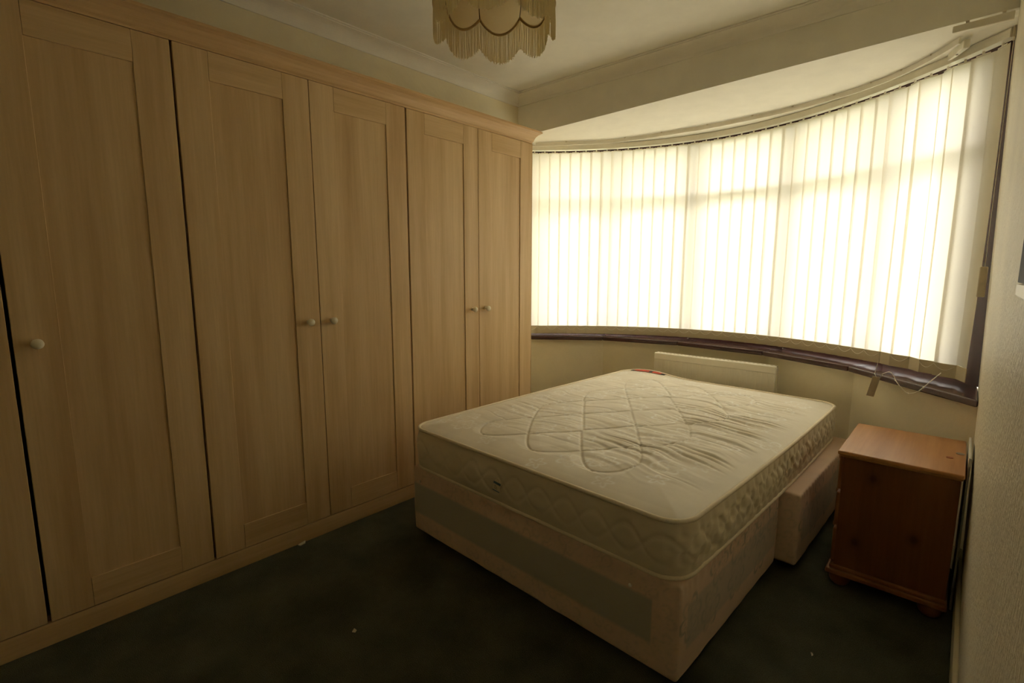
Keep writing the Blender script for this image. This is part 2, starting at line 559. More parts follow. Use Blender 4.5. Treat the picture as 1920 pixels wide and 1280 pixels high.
# windows of the bay: dark frames, transom lights, panes and sill sections
OI = offset(0.23, XBL, 2.28); OO = offset(0.285, XBL, 2.28)
ZT = 1.80
for i in range(5):
    a, bq = Vector(OI[i]), Vector(OI[i + 1])
    c, dq = Vector(OO[i]), Vector(OO[i + 1])
    def bar(s0, s1, z0, z1, q0=0.0, q1=1.0):
        """a member from fraction s0 to s1 along the facet, q through its depth"""
        pts = []
        for s, q in ((s0, q0), (s1, q0), (s1, q1), (s0, q1)):
            p = (a.lerp(bq, s)).lerp(c.lerp(dq, s), q)
            pts.append((p.x, p.y))
        return prism(pts, z0, z1)
    Lf = (bq - a).length
    e = 0.036 / Lf
    e2 = (0.088 if i == 4 else 0.036) / Lf
    root = struct('window_%d' % (i + 1), join(bar(0, 1, 0.757, 0.815), bar(0, 1, 2.15, 2.235)), 'mahogany')
    part('window_post', bar(0, e, 0.815, 2.15), 'mahogany', root)
    part('window_post', bar(1 - e2, 1, 0.815, 2.15), 'mahogany', root)
    part('transom', bar(e, 1 - e2, ZT - 0.020, ZT + 0.020), 'mahogany', root)
    part('pane', bar(e, 1 - e2, 0.815, ZT - 0.020, 0.45, 0.55), 'window_glass', root)
    part('pane', bar(e, 1 - e2, ZT + 0.020, 2.15, 0.45, 0.55), 'window_glass', root)
    xe = 2.277
    part('window_sill', bevel(prism(facet(i, 0.0, 0.245, XBL, xe), 0.727, 0.757), 0.007, 3), 'mahogany', root, smooth=True)

# ------------------------------------------------------------------ wardrobes
DW, DZ0, DZ1 = 0.51, 0.081, 2.086
ST, RL = 0.114, 0.106
_doors = {}

def door_meshes(wd):
    if wd in _doors:
        return _doors[wd]
    h = DZ1 - DZ0 - 0.004
    g = 0.0006
    d = dict(
        panel=mesh('door', box(-0.017, -0.0055, ST - 0.008, wd - ST + 0.008, RL - 0.008, h - RL + 0.008), 'maple_upright'),
        stile=mesh('stile', bbox(-0.019, 0, 0, ST - g, 0, h, 0.0016), 'maple_upright', True),
        rail=mesh('rail', bbox(-0.019, 0, ST, wd - ST, 0, RL, 0.0016), 'maple_level', True))
    _doors[wd] = d
    return d

kprof = [(0.0001, 0.036), (0.008, 0.0355), (0.0135, 0.032), (0.0165, 0.026), (0.0165, 0.021), (0.013, 0.015), (0.0085, 0.011), (0.0075, 0.005), (0.010, 0.0), (0.0101, -0.002)]
KNOB = mesh('knob', lathe(list(reversed(kprof)), 20, axis='x'), 'cream_knob', 'all')

def wardrobe(y0, doors, label):
    """doors: list of (start, width, knob at 'near' or 'far' edge)"""
    y1 = max(s + wd for s, wd, k in doors) + 0.002
    root = thing('fitted_wardrobe', (-0.15, (y0 + y1) / 2, 0.0), label, 'wardrobe', 'run of fitted wardrobes')
    xb = XL + 0.004
    part('carcass', join(box(xb, -0.021, y0 + 0.001, y0 + 0.018, 0.081, 2.084), box(xb, -0.021, y1 - 0.018, y1 - 0.001, 0.081, 2.084),
                         box(xb, -0.021, y0 + 0.018, y1 - 0.018, 2.066, 2.084), box(xb, -0.021, y0 + 0.018, y1 - 0.018, 0.081, 0.099),
                         box(xb, xb + 0.004, y0 + 0.018, y1 - 0.018, 0.099, 2.066), box(xb + 0.004, -0.04, y0 + 0.018, y1 - 0.018, 1.70, 1.718)),
         'carcass_inside', root)
    if y1 > 2.4:
        part('end_panel', box(xb, -0.001, y1, y1 + 0.004, 0.0, 2.084), 'maple_upright', root)
    g = ORG[root.name]
    for s, wd, k in doors:
        dm = door_meshes(round(wd, 3))
        d = put('door', dm['panel'], root, (-g.x, s - g.y, DZ0 + 0.002))
        put('stile', dm['stile'], d)
        put('stile', dm['stile'], d, (0, wd - ST, 0))
        put('rail', dm['rail'], d)
        put('rail', dm['rail'], d, (0, 0, DZ1 - DZ0 - 0.004 - RL))
        ky = 0.054 if k == 'near' else wd - 0.055
        tag(put('knob', KNOB, d, (0.001, ky, 1.036 - DZ0 - 0.002)), 'round cream knob')
    return root

wardrobe(-0.51, [(-0.508, 0.503, 'far'), (0.004, 0.502, 'near')], 'pale maple two-door wardrobe nearest the camera, at the left edge')
wardrobe(0.51, [(0.514, 0.504, 'far'), (1.0205, 0.504, 'near')], 'pale maple two-door wardrobe in the middle of the run')
wardrobe(1.53, [(1.5335, 0.504, 'far'), (2.040, 0.489, 'near')], 'pale maple two-door wardrobe beside the window, behind the bed')
solo('wardrobe_plinth', bbox(-0.06, -0.002, -0.51, 2.53, 0.0, 0.079, 0.0015), 'maple_level', 'long maple plinth board under the wardrobe doors', 'plinth')
# cornice with a return at its far end
cp = [(0.0, 2.0865), (-0.004, 2.0865), (-0.004, 2.094), (-0.010, 2.100), (-0.013, 2.112), (-0.020, 2.126), (-0.032, 2.139), (-0.046, 2.147), (-0.051, 2.149), (-0.051, 2.160), (0.0, 2.160)]
path = [(-0.006, -0.51), (-0.006, 2.531), (-0.30, 2.531)]
cornice = sweep(path, cp)
top = box(XL + 0.004, -0.006, -0.51, 2.531, 2.0865, 2.095)
solo('wardrobe_cornice', join(cornice, top), 'maple_cornice', 'long moulded maple cornice along the top of the wardrobes', 'cornice')

# ------------------------------------------------------------------ bed: two divan halves
def flowers(U, Vv, size, n, span, seed, star=True):
    """outlined blossoms and small stars scattered over (U, Vv); returns 0..1"""
    rg = random.Random(seed)
    out = np.zeros_like(U)
    pts = []
    tries = 0
    while len(pts) < n and tries < n * 60:
        tries += 1
        p = (rg.uniform(*span[0]), rg.uniform(*span[1]))
        if all((p[0] - q[0]) ** 2 + (p[1] - q[1]) ** 2 > (size * 1.75) ** 2 for q in pts):
            pts.append(p)
    for i, (cx, cy) in enumerate(pts):
        dx, dy = U - cx, Vv - cy
        rr = np.hypot(dx, dy)
        sel = rr < size * 1.3
        if not sel.any():
            continue
        th = np.arctan2(dy[sel], dx[sel]) + rg.uniform(0, 6)
        r = rr[sel] / size
        if star and i % 4 == 3:
            edge = 0.42 + 0.18 * np.cos(5 * th)
            m = np.exp(-((r - edge) / 0.08) ** 2)
        else:
            k = 6
            ph = (th * k / (2 * PI)) % 1.0
            pet = 0.35 + 0.6 * np.sqrt(np.clip(np.sin(PI * ph), 0, 1))
            m = np.exp(-((r - pet) / 0.085) ** 2)
            inner_ = np.exp(-((r - 0.62 * pet) / 0.06) ** 2) * (np.cos(ph * PI * 6) > 0) * 0.7
            m = np.maximum(m * (0.4 + 0.6 * (np.sin(th * 2 + i) > -0.45)), inner_)
            m = np.maximum(m, 0.8 * np.exp(-(r / 0.14) ** 2))
        out[sel] = np.maximum(out[sel], m)
    return np.clip(out, 0, 1)

def set_attr(me, name, arr):
    at = me.attributes.new(name, 'FLOAT', 'POINT')
    at.data.foreach_set('value', np.asarray(arr, dtype=np.float32))

def grid_faces(nu, nv):
    a = np.arange((nu - 1) * (nv - 1))
    i, j = a // (nv - 1), a % (nv - 1)
    p = i * nv + j
    return np.stack([p, p + nv, p + nv + 1, p + 1], 1)

def soft_box(name, dims, r, step, mat, parent, loc, shape=None, attrs=None):
    """box with rounded edges, finely gridded so that print and padding can follow it; local coordinates, base at z = 0"""
    dx, dy, dz = dims
    nx, ny, nz = [max(3, int(d / step) + 1) for d in dims]
    X, Y, Z = np.linspace(0, dx, nx), np.linspace(0, dy, ny), np.linspace(0, dz, nz)
    Vs, Fs = [], []
    def face(A, B, mk):
        a, bb = np.meshgrid(A, B, indexing='ij')
        P = mk(a.ravel(), bb.ravel())
        n = sum(len(v) for v in Vs)
        Vs.append(P); Fs.append(grid_faces(len(A), len(B)) + n)
    z0 = lambda a: np.zeros_like(a)
    face(X, Z, lambda a, c: np.stack([a, z0(a), c], 1))
    face(X, Z, lambda a, c: np.stack([a, z0(a) + dy, c], 1))
    face(Y, Z, lambda a, c: np.stack([z0(a), a, c], 1))
    face(Y, Z, lambda a, c: np.stack([z0(a) + dx, a, c], 1))
    face(X, Y, lambda a, c: np.stack([a, c, z0(a)], 1))
    face(X, Y, lambda a, c: np.stack([a, c, z0(a) + dz], 1))
    P0 = np.concatenate(Vs)
    F = np.concatenate(Fs)
    inn = np.clip(P0, r, np.array(dims) - r)
    d = P0 - inn
    ln = np.linalg.norm(d, axis=1, keepdims=True); ln[ln == 0] = 1
    nrm = d / ln
    P = inn + nrm * r
    if shape is not None:
        P = P + nrm * shape(P0)[:, None]
    key = np.round(P0, 5)
    uq, idx, inv = np.unique(key, axis=0, return_index=True, return_inverse=True)
    inv = inv.ravel()
    me = bpy.data.meshes.new(name)
    me.from_pydata(P[idx].tolist(), [], inv[F].tolist())
    if attrs:
        for k, fn in attrs.items():
            set_attr(me, k, fn(P0[idx]))
    bm = bmesh.new(); bm.from_mesh(me)
    bmesh.ops.recalc_face_normals(bm, faces=bm.faces)
    bm.to_mesh(me); bm.free()
    me.materials.append(MATS[mat])
    me.shade_smooth()
    return put(name, me, parent, loc)

BA = math.radians(-2.0)

def divan(loc, dims, label, frontal):
    root = thing('divan_base', loc, label, 'divan base', 'two halves of the divan bed', BA)
    dx, dy, dz = dims
    def band(P):
        x, y, z = P.T
        f = (z > 0.085) & (z < 0.245)
        front = (y < 0.001) & (x < dx - 0.09) & (x > 0.012)
        side = (x > dx - 0.001) & (y > 0.05) & (y < dy - 0.02)
        soft = np.clip((0.5 - np.abs((z - 0.165) / 0.16)) * 12, 0, 1)
        return np.where(front, soft * 0.95, np.where(side, soft * 0.55, 0.0)) * f
    def motif(P):
        x, y, z = P.T
        m = np.zeros(len(P))
        s = x > dx - 0.001
        m[s] = flowers(y[s], z[s], 0.075, 12, ((0.05, dy - 0.02), (0.1, dz - 0.03)), 5, False)
        f = y < 0.001
        m[f] = 0.35 * flowers(x[f], z[f], 0.06, 30, ((0, dx), (0.02, dz)), 6, False)
        return m
    def pad(P):
        x, y, z = P.T
        k = 0.004 * np.sin(PI * np.clip(z / dz, 0, 1)) + 0.0025 * (vnoise((x + y) * 14, z * 9, 3) - 0.5)
        pucker = 0.0016 * np.sin((x + y) * 160 + 2 * np.sin((x + y) * 23)) * np.exp(-((z - dz) / 0.03) ** 2)
        return np.where(z > dz - 1e-4, 0.003 * vnoise(x * 9, y * 9, 8), k + pucker)
    soft_box('upholstered_box', dims, 0.012, 0.0065, 'divan_cover', root, (0, 0, 0.032), pad, {'band': band, 'motif': motif})
    for (cx, cy) in ((0.09, 0.09), (dx - 0.09, 0.09), (0.09, dy - 0.09), (dx - 0.09, dy - 0.09)):
        put('castor', mesh('castor', lathe([(0.012, 0.040), (0.012, 0.028), (0.018, 0.026), (0.02, 0.012), (0.018, 0.0)], 14), 'castor_black', True), root, (cx, cy, 0))
    if frontal:
        for cx in (0.055, dx - 0.165):
            b_ = put('button', mesh('button', lathe([(0.006, 0.0), (0.006, 0.003), (0.003, 0.005)], 12), 'white_plastic', True), root, (cx, -0.003, 0.285), (PI / 2, 0, 0))
            tag(b_, 'small pale fixing button')
    return root

divan((0.322, 1.283, 0.0), (1.345, 0.905, 0.318), 'front half of the divan base, at the foot end, with grey-blue panel', True)
ca, sa = math.cos(BA), math.sin(BA)
r0 = (0.322 + ca * 0.075 - sa * 0.925, 1.283 + sa * 0.075 + ca * 0.925, 0.0)
divan(r0, (1.345, 0.97, 0.316), 'rear half of the divan base, jutting out to the right at the head end', False)

# ------------------------------------------------------------------ mattress
MW, ML, MH = 1.335, 1.865, 0.185
mroot = thing('mattress', (0.327, 1.281, 0.3545), 'cream quilted double mattress with floral ticking on the divan', 'mattress', None, BA)
NU, NV = 320, 447
uu, vv = np.meshgrid(np.linspace(0, MW, NU), np.linspace(0, ML, NV), indexing='ij')

def round_corners(u, v, R=0.085):
    u2, v2 = u.copy(), v.copy()
    for su in (0, 1):
        for sv in (0, 1):
            a = (R - u) / R if su == 0 else (u - (MW - R)) / R
            c = (R - v) / R if sv == 0 else (v - (ML - R)) / R
            s = (a > 0) & (c > 0)
            na = a * np.sqrt(np.clip(1 - c * c / 2, 0, 1)); nc = c * np.sqrt(np.clip(1 - a * a / 2, 0, 1))
            u2[s] = (R - na * R if su == 0 else MW - R + na * R)[s]
            v2[s] = (R - nc * R if sv == 0 else ML - R + nc * R)[s]
    return u2, v2

ru, rv = round_corners(uu, vv)
# sides bow outwards a little between the corners
ru = ru + 0.014 * np.sin(PI * rv / ML) * (2 * ru / MW - 1)
de = np.minimum(np.minimum(uu, MW - uu), np.minimum(vv, ML - vv))
EPS = 0.26
cs, ct = 0.307, 0.43
S_, T_ = 3 - 2 * EPS, 4 - 2 * EPS
s = (uu - 0.262) / cs; t = (vv - 0.125) / ct
ins = (s > -0.02) & (s < S_ + 0.02) & (t > -0.02) & (t < T_ + 0.02)
def rounded(x, T):
    lo = np.sqrt(np.clip((np.clip(x, 0, None) + EPS) ** 2 - EPS ** 2, 0, None))
    hi = T + 2 * EPS - np.sqrt(np.clip((np.clip(T - x, 0, None) + EPS) ** 2 - EPS ** 2, 0, None))
    return np.where(x < T / 2, lo, hi)
ss, tt = rounded(s, S_), rounded(t, T_)
def groove(q):
    dd = np.abs((q % 1.0) - 0.5) * 0.25
    return np.exp(-(dd / 0.0045) ** 2), np.clip(dd / 0.06, 0, 1)
g1, p1 = groove(ss - tt); g2, p2 = groove(ss + tt)
g = np.where(ins, np.maximum(g1, g2), 0)
puff = np.where(ins, np.minimum(p1, p2), 1.0)
fade = np.clip((de - 0.05) / 0.10, 0, 1)
wv = vv + 0.075 * (vnoise(uu * 3.6, vv * 3.0, 11) - 0.5) + 0.03 * (vnoise(uu * 9, vv * 6, 17) - 0.5) + 0.03 * (uu / MW)
rip = vnoise(wv * 30 + 0.6 * np.sin(uu * 6), uu * 2.6 + wv * 1.5, 5)
rip2 = vnoise(wv * 52, uu * 4.5 + 7, 9)
crease = np.clip(np.abs(rip - 0.5) * 4, 0, 1)
strength = fade * (0.6 + 0.75 * np.clip((uu - 0.65) / 0.5, 0, 1)) * np.clip((vv - 0.12) / 0.15, 0, 1) * np.clip((ML - 0.16 - vv) / 0.2, 0, 1) * (0.35 + 0.9 * vnoise(uu * 3, vv * 3, 21))
zz = MH + 0.016 * (1 - np.exp(-de / 0.045)) + 0.012 * np.sin(PI * uu / MW) * np.sin(PI * vv / ML)
zz += -0.0042 * g + 0.005 * puff * fade + 0.0075 * strength * (crease - 0.7) + 0.003 * strength * (rip2 - 0.5)
zz += 0.004 * (vnoise(uu * 4, vv * 4, 2) - 0.5) * fade
zz += 0.026 * np.exp(-((uu - 0.20) / 0.17) ** 2) * np.clip((vv - (ML - 0.075)) / 0.07, 0, 1)     # head corner tipped up
mot = flowers(uu.ravel(), vv.ravel(), 0.062, 75, ((0.04, MW - 0.04), (0.03, ML - 0.05)), 3)
mot *= (0.6 + 0.6 * vnoise(uu.ravel() * 5, vv.ravel() * 5, 31))
me = bpy.data.meshes.new('quilted_top')
me.from_pydata(np.stack([ru.ravel(), rv.ravel(), zz.ravel()], 1).tolist(), [], grid_faces(NU, NV).tolist())
set_attr(me, 'motif', mot)
me.materials.append(MATS['ticking_top']); me.shade_smooth()
put('quilted_top', me, mroot)

# perimeter of the top, walked counter-clockwise
ring = [(i, 0) for i in range(NU)] + [(NU - 1, j) for j in range(1, NV)] + [(i, NV - 1) for i in range(NU - 2, -1, -1)] + [(0, j) for j in range(NV - 2, 0, -1)]
RP = np.array([(ru[i, j], rv[i, j]) for i, j in ring]); RZ = np.array([zz[i, j] for i, j in ring])
tg = np.roll(RP, -3, 0) - np.roll(RP, 3, 0)
tg /= np.linalg.norm(tg, axis=1, keepdims=True)
nr = np.stack([tg[:, 1], -tg[:, 0]], 1)
arc = np.concatenate([[0], np.cumsum(np.linalg.norm(np.diff(RP, axis=0), axis=1))])
NZ = 26
rows, mots = [], []
for k in range(NZ):
    q = k / (NZ - 1)
    z = RZ * (1 - q) + 0.0 * q
    bul = 0.017 * np.sin(PI * min(1, max(0, q))) ** 0.75
    zl = (1 - q)
    wave = 0.0
    for ph in (0, PI):
        zc = 0.5 + 0.24 * np.sin(2 * PI * arc / 0.24 + ph)
        wave = np.maximum(wave, np.exp(-((zl - zc) / 0.045) ** 2))
    right = np.clip((RP[:, 0] - (MW - 0.06)) / 0.04, 0, 1)
    tuck = right * np.abs(np.sin(arc * 42 + np.floor(zl * 4) * 1.6 + 1.5 * np.sin(arc * 6))) ** 6
    fold = vnoise(arc * 9, np.full_like(arc, zl * 5), 14) - 0.5
    off = bul - 0.005 * wave * math.sin(PI * q) - 0.009 * tuck * math.sin(PI * q) + 0.010 * fold * math.sin(PI * q)
    rows.append(np.stack([RP[:, 0] + nr[:, 0] * off, RP[:, 1] + nr[:, 1] * off, z], 1))
    mots.append(0.4 * vnoise(arc * 20, np.full_like(arc, zl * 9), 41))
NR = len(ring)
SV = np.concatenate(rows)
SF = []
for k in range(NZ - 1):
    a = np.arange(NR); n_ = (a + 1) % NR
    SF.append(np.stack([k * NR + a, (k + 1) * NR + a, (k + 1) * NR + n_, k * NR + n_], 1))
SF = np.concatenate(SF).tolist() + [list(range((NZ - 1) * NR, NZ * NR))]
me = bpy.data.meshes.new('side_border')
me.from_pydata(SV.tolist(), [], SF)
set_attr(me, 'motif', np.concatenate(mots))
me.materials.append(MATS['ticking_side']); me.shade_smooth()
bm = bmesh.new(); bm.from_mesh(me); bmesh.ops.recalc_face_normals(bm, faces=bm.faces); bm.to_mesh(me); bm.free()
put('side_border', me, mroot)
sel = range(0, NR, 4)
put('piping', mesh('piping', tube([(RP[i, 0] + nr[i, 0] * 0.003, RP[i, 1] + nr[i, 1] * 0.003, RZ[i] + 0.001) for i in sel], 0.0078, 8, closed=True), 'piping_cord', 'all'), mroot)
put('piping', mesh('piping', tube([(RP[i, 0] + nr[i, 0] * 0.003, RP[i, 1] + nr[i, 1] * 0.003, 0.006) for i in sel], 0.0078, 8, closed=True), 'piping_cord', 'all'), mroot)

# care tag on the foot end
tx, tz = 0.585, 0.062
def tilt(pts, y0, y1):
    a = math.radians(12)
    P = [(tx + x * math.cos(a) + z * math.sin(a), tz - x * math.sin(a) * 0.4 + z * math.cos(a)) for x, z in pts]
    n = len(P)
    V = [(x, y0, z) for x, z in P] + [(x, y1, z) for x, z in P]
    F = [tuple(range(n)), tuple(range(2 * n - 1, n - 1, -1))] + [(i, n + i, n + (i + 1) % n, (i + 1) % n) for i in range(n)]
    return V, F
ct_ = put('care_tag', mesh('care_tag', tilt([(-0.019, 0.0), (0.019, 0.0), (0.019, 0.038), (0.004, 0.058), (-0.004, 0.058), (-0.019, 0.038)], -0.0225, -0.0215), 'tag_card'), mroot)
tag(ct_, 'small cream and blue care tag')
put('tag_band', mesh('tag_band', tilt([(-0.0195, 0.029), (0.0195, 0.029), (0.0195, 0.039), (-0.0195, 0.039)], -0.0230, -0.0224), 'tag_blue'), ct_)
put('tag_edge', mesh('tag_edge', tilt([(-0.0195, -0.001), (0.0195, -0.001), (0.0195, 0.003), (-0.0195, 0.003)], -0.0230, -0.0224), 'tag_blue'), ct_)
put('tag_print', mesh('tag_print', join(tilt([(-0.013, 0.021), (-0.003, 0.021), (-0.003, 0.0225), (-0.013, 0.0225)], -0.0229, -0.0224),
                                        tilt([(-0.013, 0.015), (0.003, 0.015), (0.003, 0.0165), (-0.013, 0.0165)], -0.0229, -0.0224),
                                        tilt([(-0.013, 0.009), (0.005, 0.009), (0.005, 0.0105), (-0.013, 0.0105)], -0.0229, -0.0224)), 'tag_ink'), ct_)
# bright label sewn over the far corner
def patch(u0, u1, v0, v1, lift, n=10):
    V, F = [], []
    for i in range(n + 1):
        for j in range(5):
            u = u0 + (u1 - u0) * i / n; v = v0 + (v1 - v0) * j / 4
            ii = min(NU - 1, int(u / MW * (NU - 1))); jj = min(NV - 1, int(v / ML * (NV - 1)))
            V.append((ru[ii, jj], rv[ii, jj], zz[ii, jj] + lift))
    for i in range(n):
        for j in range(4):
            p = i * 5 + j
            F.append((p, p + 5, p + 6, p + 1))
    return V, F
lb = put('corner_label', mesh('corner_label', patch(0.07, 0.33, ML - 0.040, ML - 0.004, 0.003), 'label_black', 'all'), mroot)
tag(lb, 'red and black label at the far corner')
put('label_stripe', mesh('label_stripe', patch(0.10, 0.21, ML - 0.038, ML - 0.006, 0.0045), 'label_red', 'all'), lb)
put('label_stripe', mesh('label_stripe', patch(0.235, 0.30, ML - 0.038, ML - 0.006, 0.0045), 'label_red', 'all'), lb)

# ------------------------------------------------------------------ bedside chest
nt_ = thing('bedside_chest', (2.07, 2.44, 0.0), 'antique pine bedside chest of drawers with bun feet by the window', 'bedside chest')
X0, X1, Y0, Y1 = 1.902, 2.252, 2.195, 2.632
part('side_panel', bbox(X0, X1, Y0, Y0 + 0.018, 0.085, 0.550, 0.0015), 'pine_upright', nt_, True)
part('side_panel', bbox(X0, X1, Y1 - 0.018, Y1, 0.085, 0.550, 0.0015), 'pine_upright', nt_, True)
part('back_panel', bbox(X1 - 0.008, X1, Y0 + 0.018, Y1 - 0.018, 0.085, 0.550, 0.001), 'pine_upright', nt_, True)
part('dust_board', join(*[box(X0 + 0.01, X1 - 0.01, Y0 + 0.018, Y1 - 0.018, z, z + 0.008) for z in (0.086, 0.241, 0.396)]), 'pine_trim', nt_)
# moulded top: square board with an ogee underside
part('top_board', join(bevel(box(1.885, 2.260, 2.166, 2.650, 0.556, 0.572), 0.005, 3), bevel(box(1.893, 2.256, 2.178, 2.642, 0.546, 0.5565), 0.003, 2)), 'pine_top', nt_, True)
part('base_moulding', join(bevel(box(1.878, 2.258, 2.172, 2.650, 0.052, 0.072), 0.005, 3), bevel(box(1.890, 2.255, 2.183, 2.640, 0.0715, 0.086), 0.004, 2)), 'pine_trim', nt_, True)
for z0 in (0.094, 0.248, 0.402):
    d = part('drawer', bevel(box(X0 - 0.014, X0 + 0.004, Y0 + 0.008, Y1 - 0.008, z0, z0 + 0.142), 0.006, 2), 'pine_trim', nt_, True)
    part('knob', lathe([(0.007, -0.002), (0.008, -0.010), (0.016, -0.020), (0.016, -0.026), (0.008, -0.032), (0.0005, -0.033)], 16, (X0 - 0.012, (Y0 + Y1) / 2, z0 + 0.071), 'x'), 'pine_trim', d, 'all')
for fx in (1.925, 2.212):
    for fy in (2.222, 2.602):
        part('bun_foot', lathe([(0.020, 0.052), (0.030, 0.047), (0.037, 0.034), (0.038, 0.022), (0.033, 0.009), (0.024, 0.0)], 20, (fx, fy, 0)), 'pine_trim', nt_, 'all')

def disc(x, y, z, r, h): return lathe([(r * 0.96, 0.0), (r, h * 0.3), (r, h * 0.8), (r * 0.93, h), (r * 0.5, h * 0.9)], 24, (x, y, z))
solo('coin', disc(2.214, 2.358, 0.5722, 0.011, 0.0018), 'copper', 'small copper coin on the bedside chest', 'coin', smooth=True)
solo('coin', disc(2.243, 2.436, 0.5722, 0.0135, 0.0022), 'dull_nickel', 'larger grey coin at the wall edge of the bedside chest', 'coin', smooth=True)
V = [(2.2665, 2.30, 0.001), (2.2735, 2.30, 0.001), (2.2735, 2.615, 0.001), (2.2665, 2.615, 0.001),
     (2.2655, 2.30, 0.60), (2.2725, 2.30, 0.60), (2.2725, 2.615, 0.60), (2.2655, 2.615, 0.60)]
solo('white_board', bevel((V, box(0, 1, 0, 1, 0, 1)[1]), 0.0015, 2), 'white_board', 'white board wedged between the bedside chest and the wall', 'board')

# ------------------------------------------------------------------ radiator under the window
rd = thing('radiator', (0.968, 3.27, 0.0), 'cream panel radiator on the wall under the bay window', 'radiator')
RX0, RX1, RY0, RY1, RZ0, RZ1 = 0.565, 1.372, 3.243, 3.298, 0.115, 0.684
prof = []
n = 24
pitch = (RX1 - RX0 - 0.03) / n
xs = [RX0 + 0.003]; ys = [RY0 + 0.004]
for k in range(n):
    b0 = RX0 + 0.015 + k * pitch
    xs += [b0, b0 + pitch * 0.2, b0 + pitch * 0.34, b0 + pitch * 0.86]
    ys += [RY0 + 0.004, RY0 + 0.004, RY0 + 0.0088, RY0 + 0.0088]
xs += [RX1 - 0.003]; ys += [RY0 + 0.004]
V, F = [], []
for z in (RZ0, RZ1 - 0.045):
    V += [(x, y, z) for x, y in zip(xs, ys)]
k = len(xs)
F = [(i, i + 1, k + i + 1, k + i) for i in range(k - 1)]
part('ridged_panel', (V, F), 'white_enamel', rd, True)
part('top_channel', bevel(box(RX0, RX1, RY0, RY0 + 0.016, RZ1 - 0.048, RZ1 - 0.001), 0.006, 3), 'white_enamel', rd, True)
part('bottom_channel', bevel(box(RX0, RX1, RY0, RY0 + 0.016, RZ0 - 0.012, RZ0 + 0.02), 0.005, 2), 'white_enamel', rd, True)
part('back_plate', bbox(RX0 + 0.004, RX1 - 0.004, RY0 + 0.014, RY0 + 0.018, RZ0, RZ1 - 0.03, 0.001, 1), 'white_enamel', rd)
part('top_grille', join(bbox(RX0 + 0.001, RX1 - 0.001, RY0 + 0.012, RY0 + 0.022, RZ1 - 0.008, RZ1, 0.002), bbox(RX0 + 0.001, RX1 - 0.001, RY1 - 0.012, RY1 - 0.002, RZ1 - 0.008, RZ1, 0.002),
                        *[box(RX0 + 0.01 + i * 0.0265, RX0 + 0.022 + i * 0.0265, RY0 + 0.02, RY1 - 0.01, RZ1 - 0.006, RZ1 - 0.002) for i in range(30)]), 'white_enamel', rd)
for xa in (RX0 - 0.001, RX1 - 0.003):
    part('end_cover', bevel(box(xa, xa + 0.004, RY0 + 0.006, RY1 - 0.002, RZ0 + 0.02, RZ1 - 0.012), 0.0015, 2), 'white_enamel', rd)
for xa in (RX0 - 0.03, RX1 + 0.03):
    part('valve', join(tube([(xa, RY0 + 0.03, 0.002), (xa, RY0 + 0.03, 0.11)], 0.0075, 10), lathe([(0.013, 0.105), (0.015, 0.115), (0.015, 0.14), (0.008, 0.146)], 14, (xa, RY0 + 0.03, 0)),
                       tube([(xa, RY0 + 0.03, 0.125), (xa + (0.034 if xa < 1 else -0.034), RY0 + 0.03, 0.125)], 0.008, 10)), 'white_plastic', rd, True)

# ------------------------------------------------------------------ vertical blind
def bt(x):
    v = Vector((1, 0.6418 - 2 * 0.3727 * x)); return v.normalized()
SZ0, SZ1, POCK = 0.770, 2.158, 0.062
vb = thing('vertical_blind', (0.95, 3.4, 0.757), 'cream fabric vertical blind curving round the bay window', 'blind')
bx = np.linspace(-0.46, 2.245, 62)
hr = sweep([(x, by(x)) for x in bx], [(-0.021, 2.172), (0.018, 2.172), (0.018, 2.208), (-0.018, 2.208), (-0.021, 2.200)])
hr = ([(x, y, z + zrail(x) - 2.2105) for x, y, z in hr[0]], hr[1])
part('headrail', hr, 'white_plastic', vb, True)
part('rail_end', bbox(2.2385, 2.2475, by(2.245) - 0.03, by(2.245) + 0.02, 2.185, 2.229, 0.003), 'aged_plastic', vb)
# positions at even steps along the rail
step = 0.0792
xs_, acc, x = [], 0.0, -0.42
while x < 2.222:
    xs_.append(x)
    x += step * bt(x).x
ns = len(xs_)
slat_y = np.linspace(-0.0462, 0.0462, 5)
def slat_mesh(bow, sway, twist):
    """one hanging strip: slight bow across, sway and twist down its length; local, top at z = 0"""
    V, F = [], []
    H = SZ1 - SZ0
    nzz = 14
    for i in range(nzz + 1):
        q = i / nzz
        a = twist * q
        for yv in slat_y:
            d = bow * (1 - (yv / 0.0462) ** 2) + sway * math.sin(PI * q)
            V.append((yv * math.cos(a) - d * math.sin(a), yv * math.sin(a) + d * math.cos(a), -q * (H - POCK)))
    for i in range(nzz):
        for j in range(4):
            p = i * 5 + j
            F.append((p, p + 1, p + 6, p + 5))
    return mesh('slat', (V, F), 'slat_fabric', 'all')
def pocket_mesh(twist):
    V = []
    H = SZ1 - SZ0
    a = twist
    R_ = [(yv * math.cos(a), yv * math.sin(a)) for yv in (-0.0465, 0.0465)]
    nx_, ny_ = -math.sin(a) * 0.0016, math.cos(a) * 0.0016
    pts = [(R_[0][0] - nx_, R_[0][1] - ny_), (R_[1][0] - nx_, R_[1][1] - ny_), (R_[1][0] + nx_, R_[1][1] + ny_), (R_[0][0] + nx_, R_[0][1] + ny_)]
    return mesh('weight_pocket', prism(pts, -H, -(H - POCK)), 'slat_pocket')
VAR = [(slat_mesh(bw, sw, tw), pocket_mesh(tw), tw) for bw, sw, tw in ((0.002, 0.0, 0.0), (0.003, 0.003, 0.03), (0.002, -0.003, -0.03), (0.0035, 0.002, 0.05))]
VAR_END = [(slat_mesh(0.003, 0.006, tw), pocket_mesh(tw), tw) for tw in (0.06, -0.10, 0.08, -0.12)]
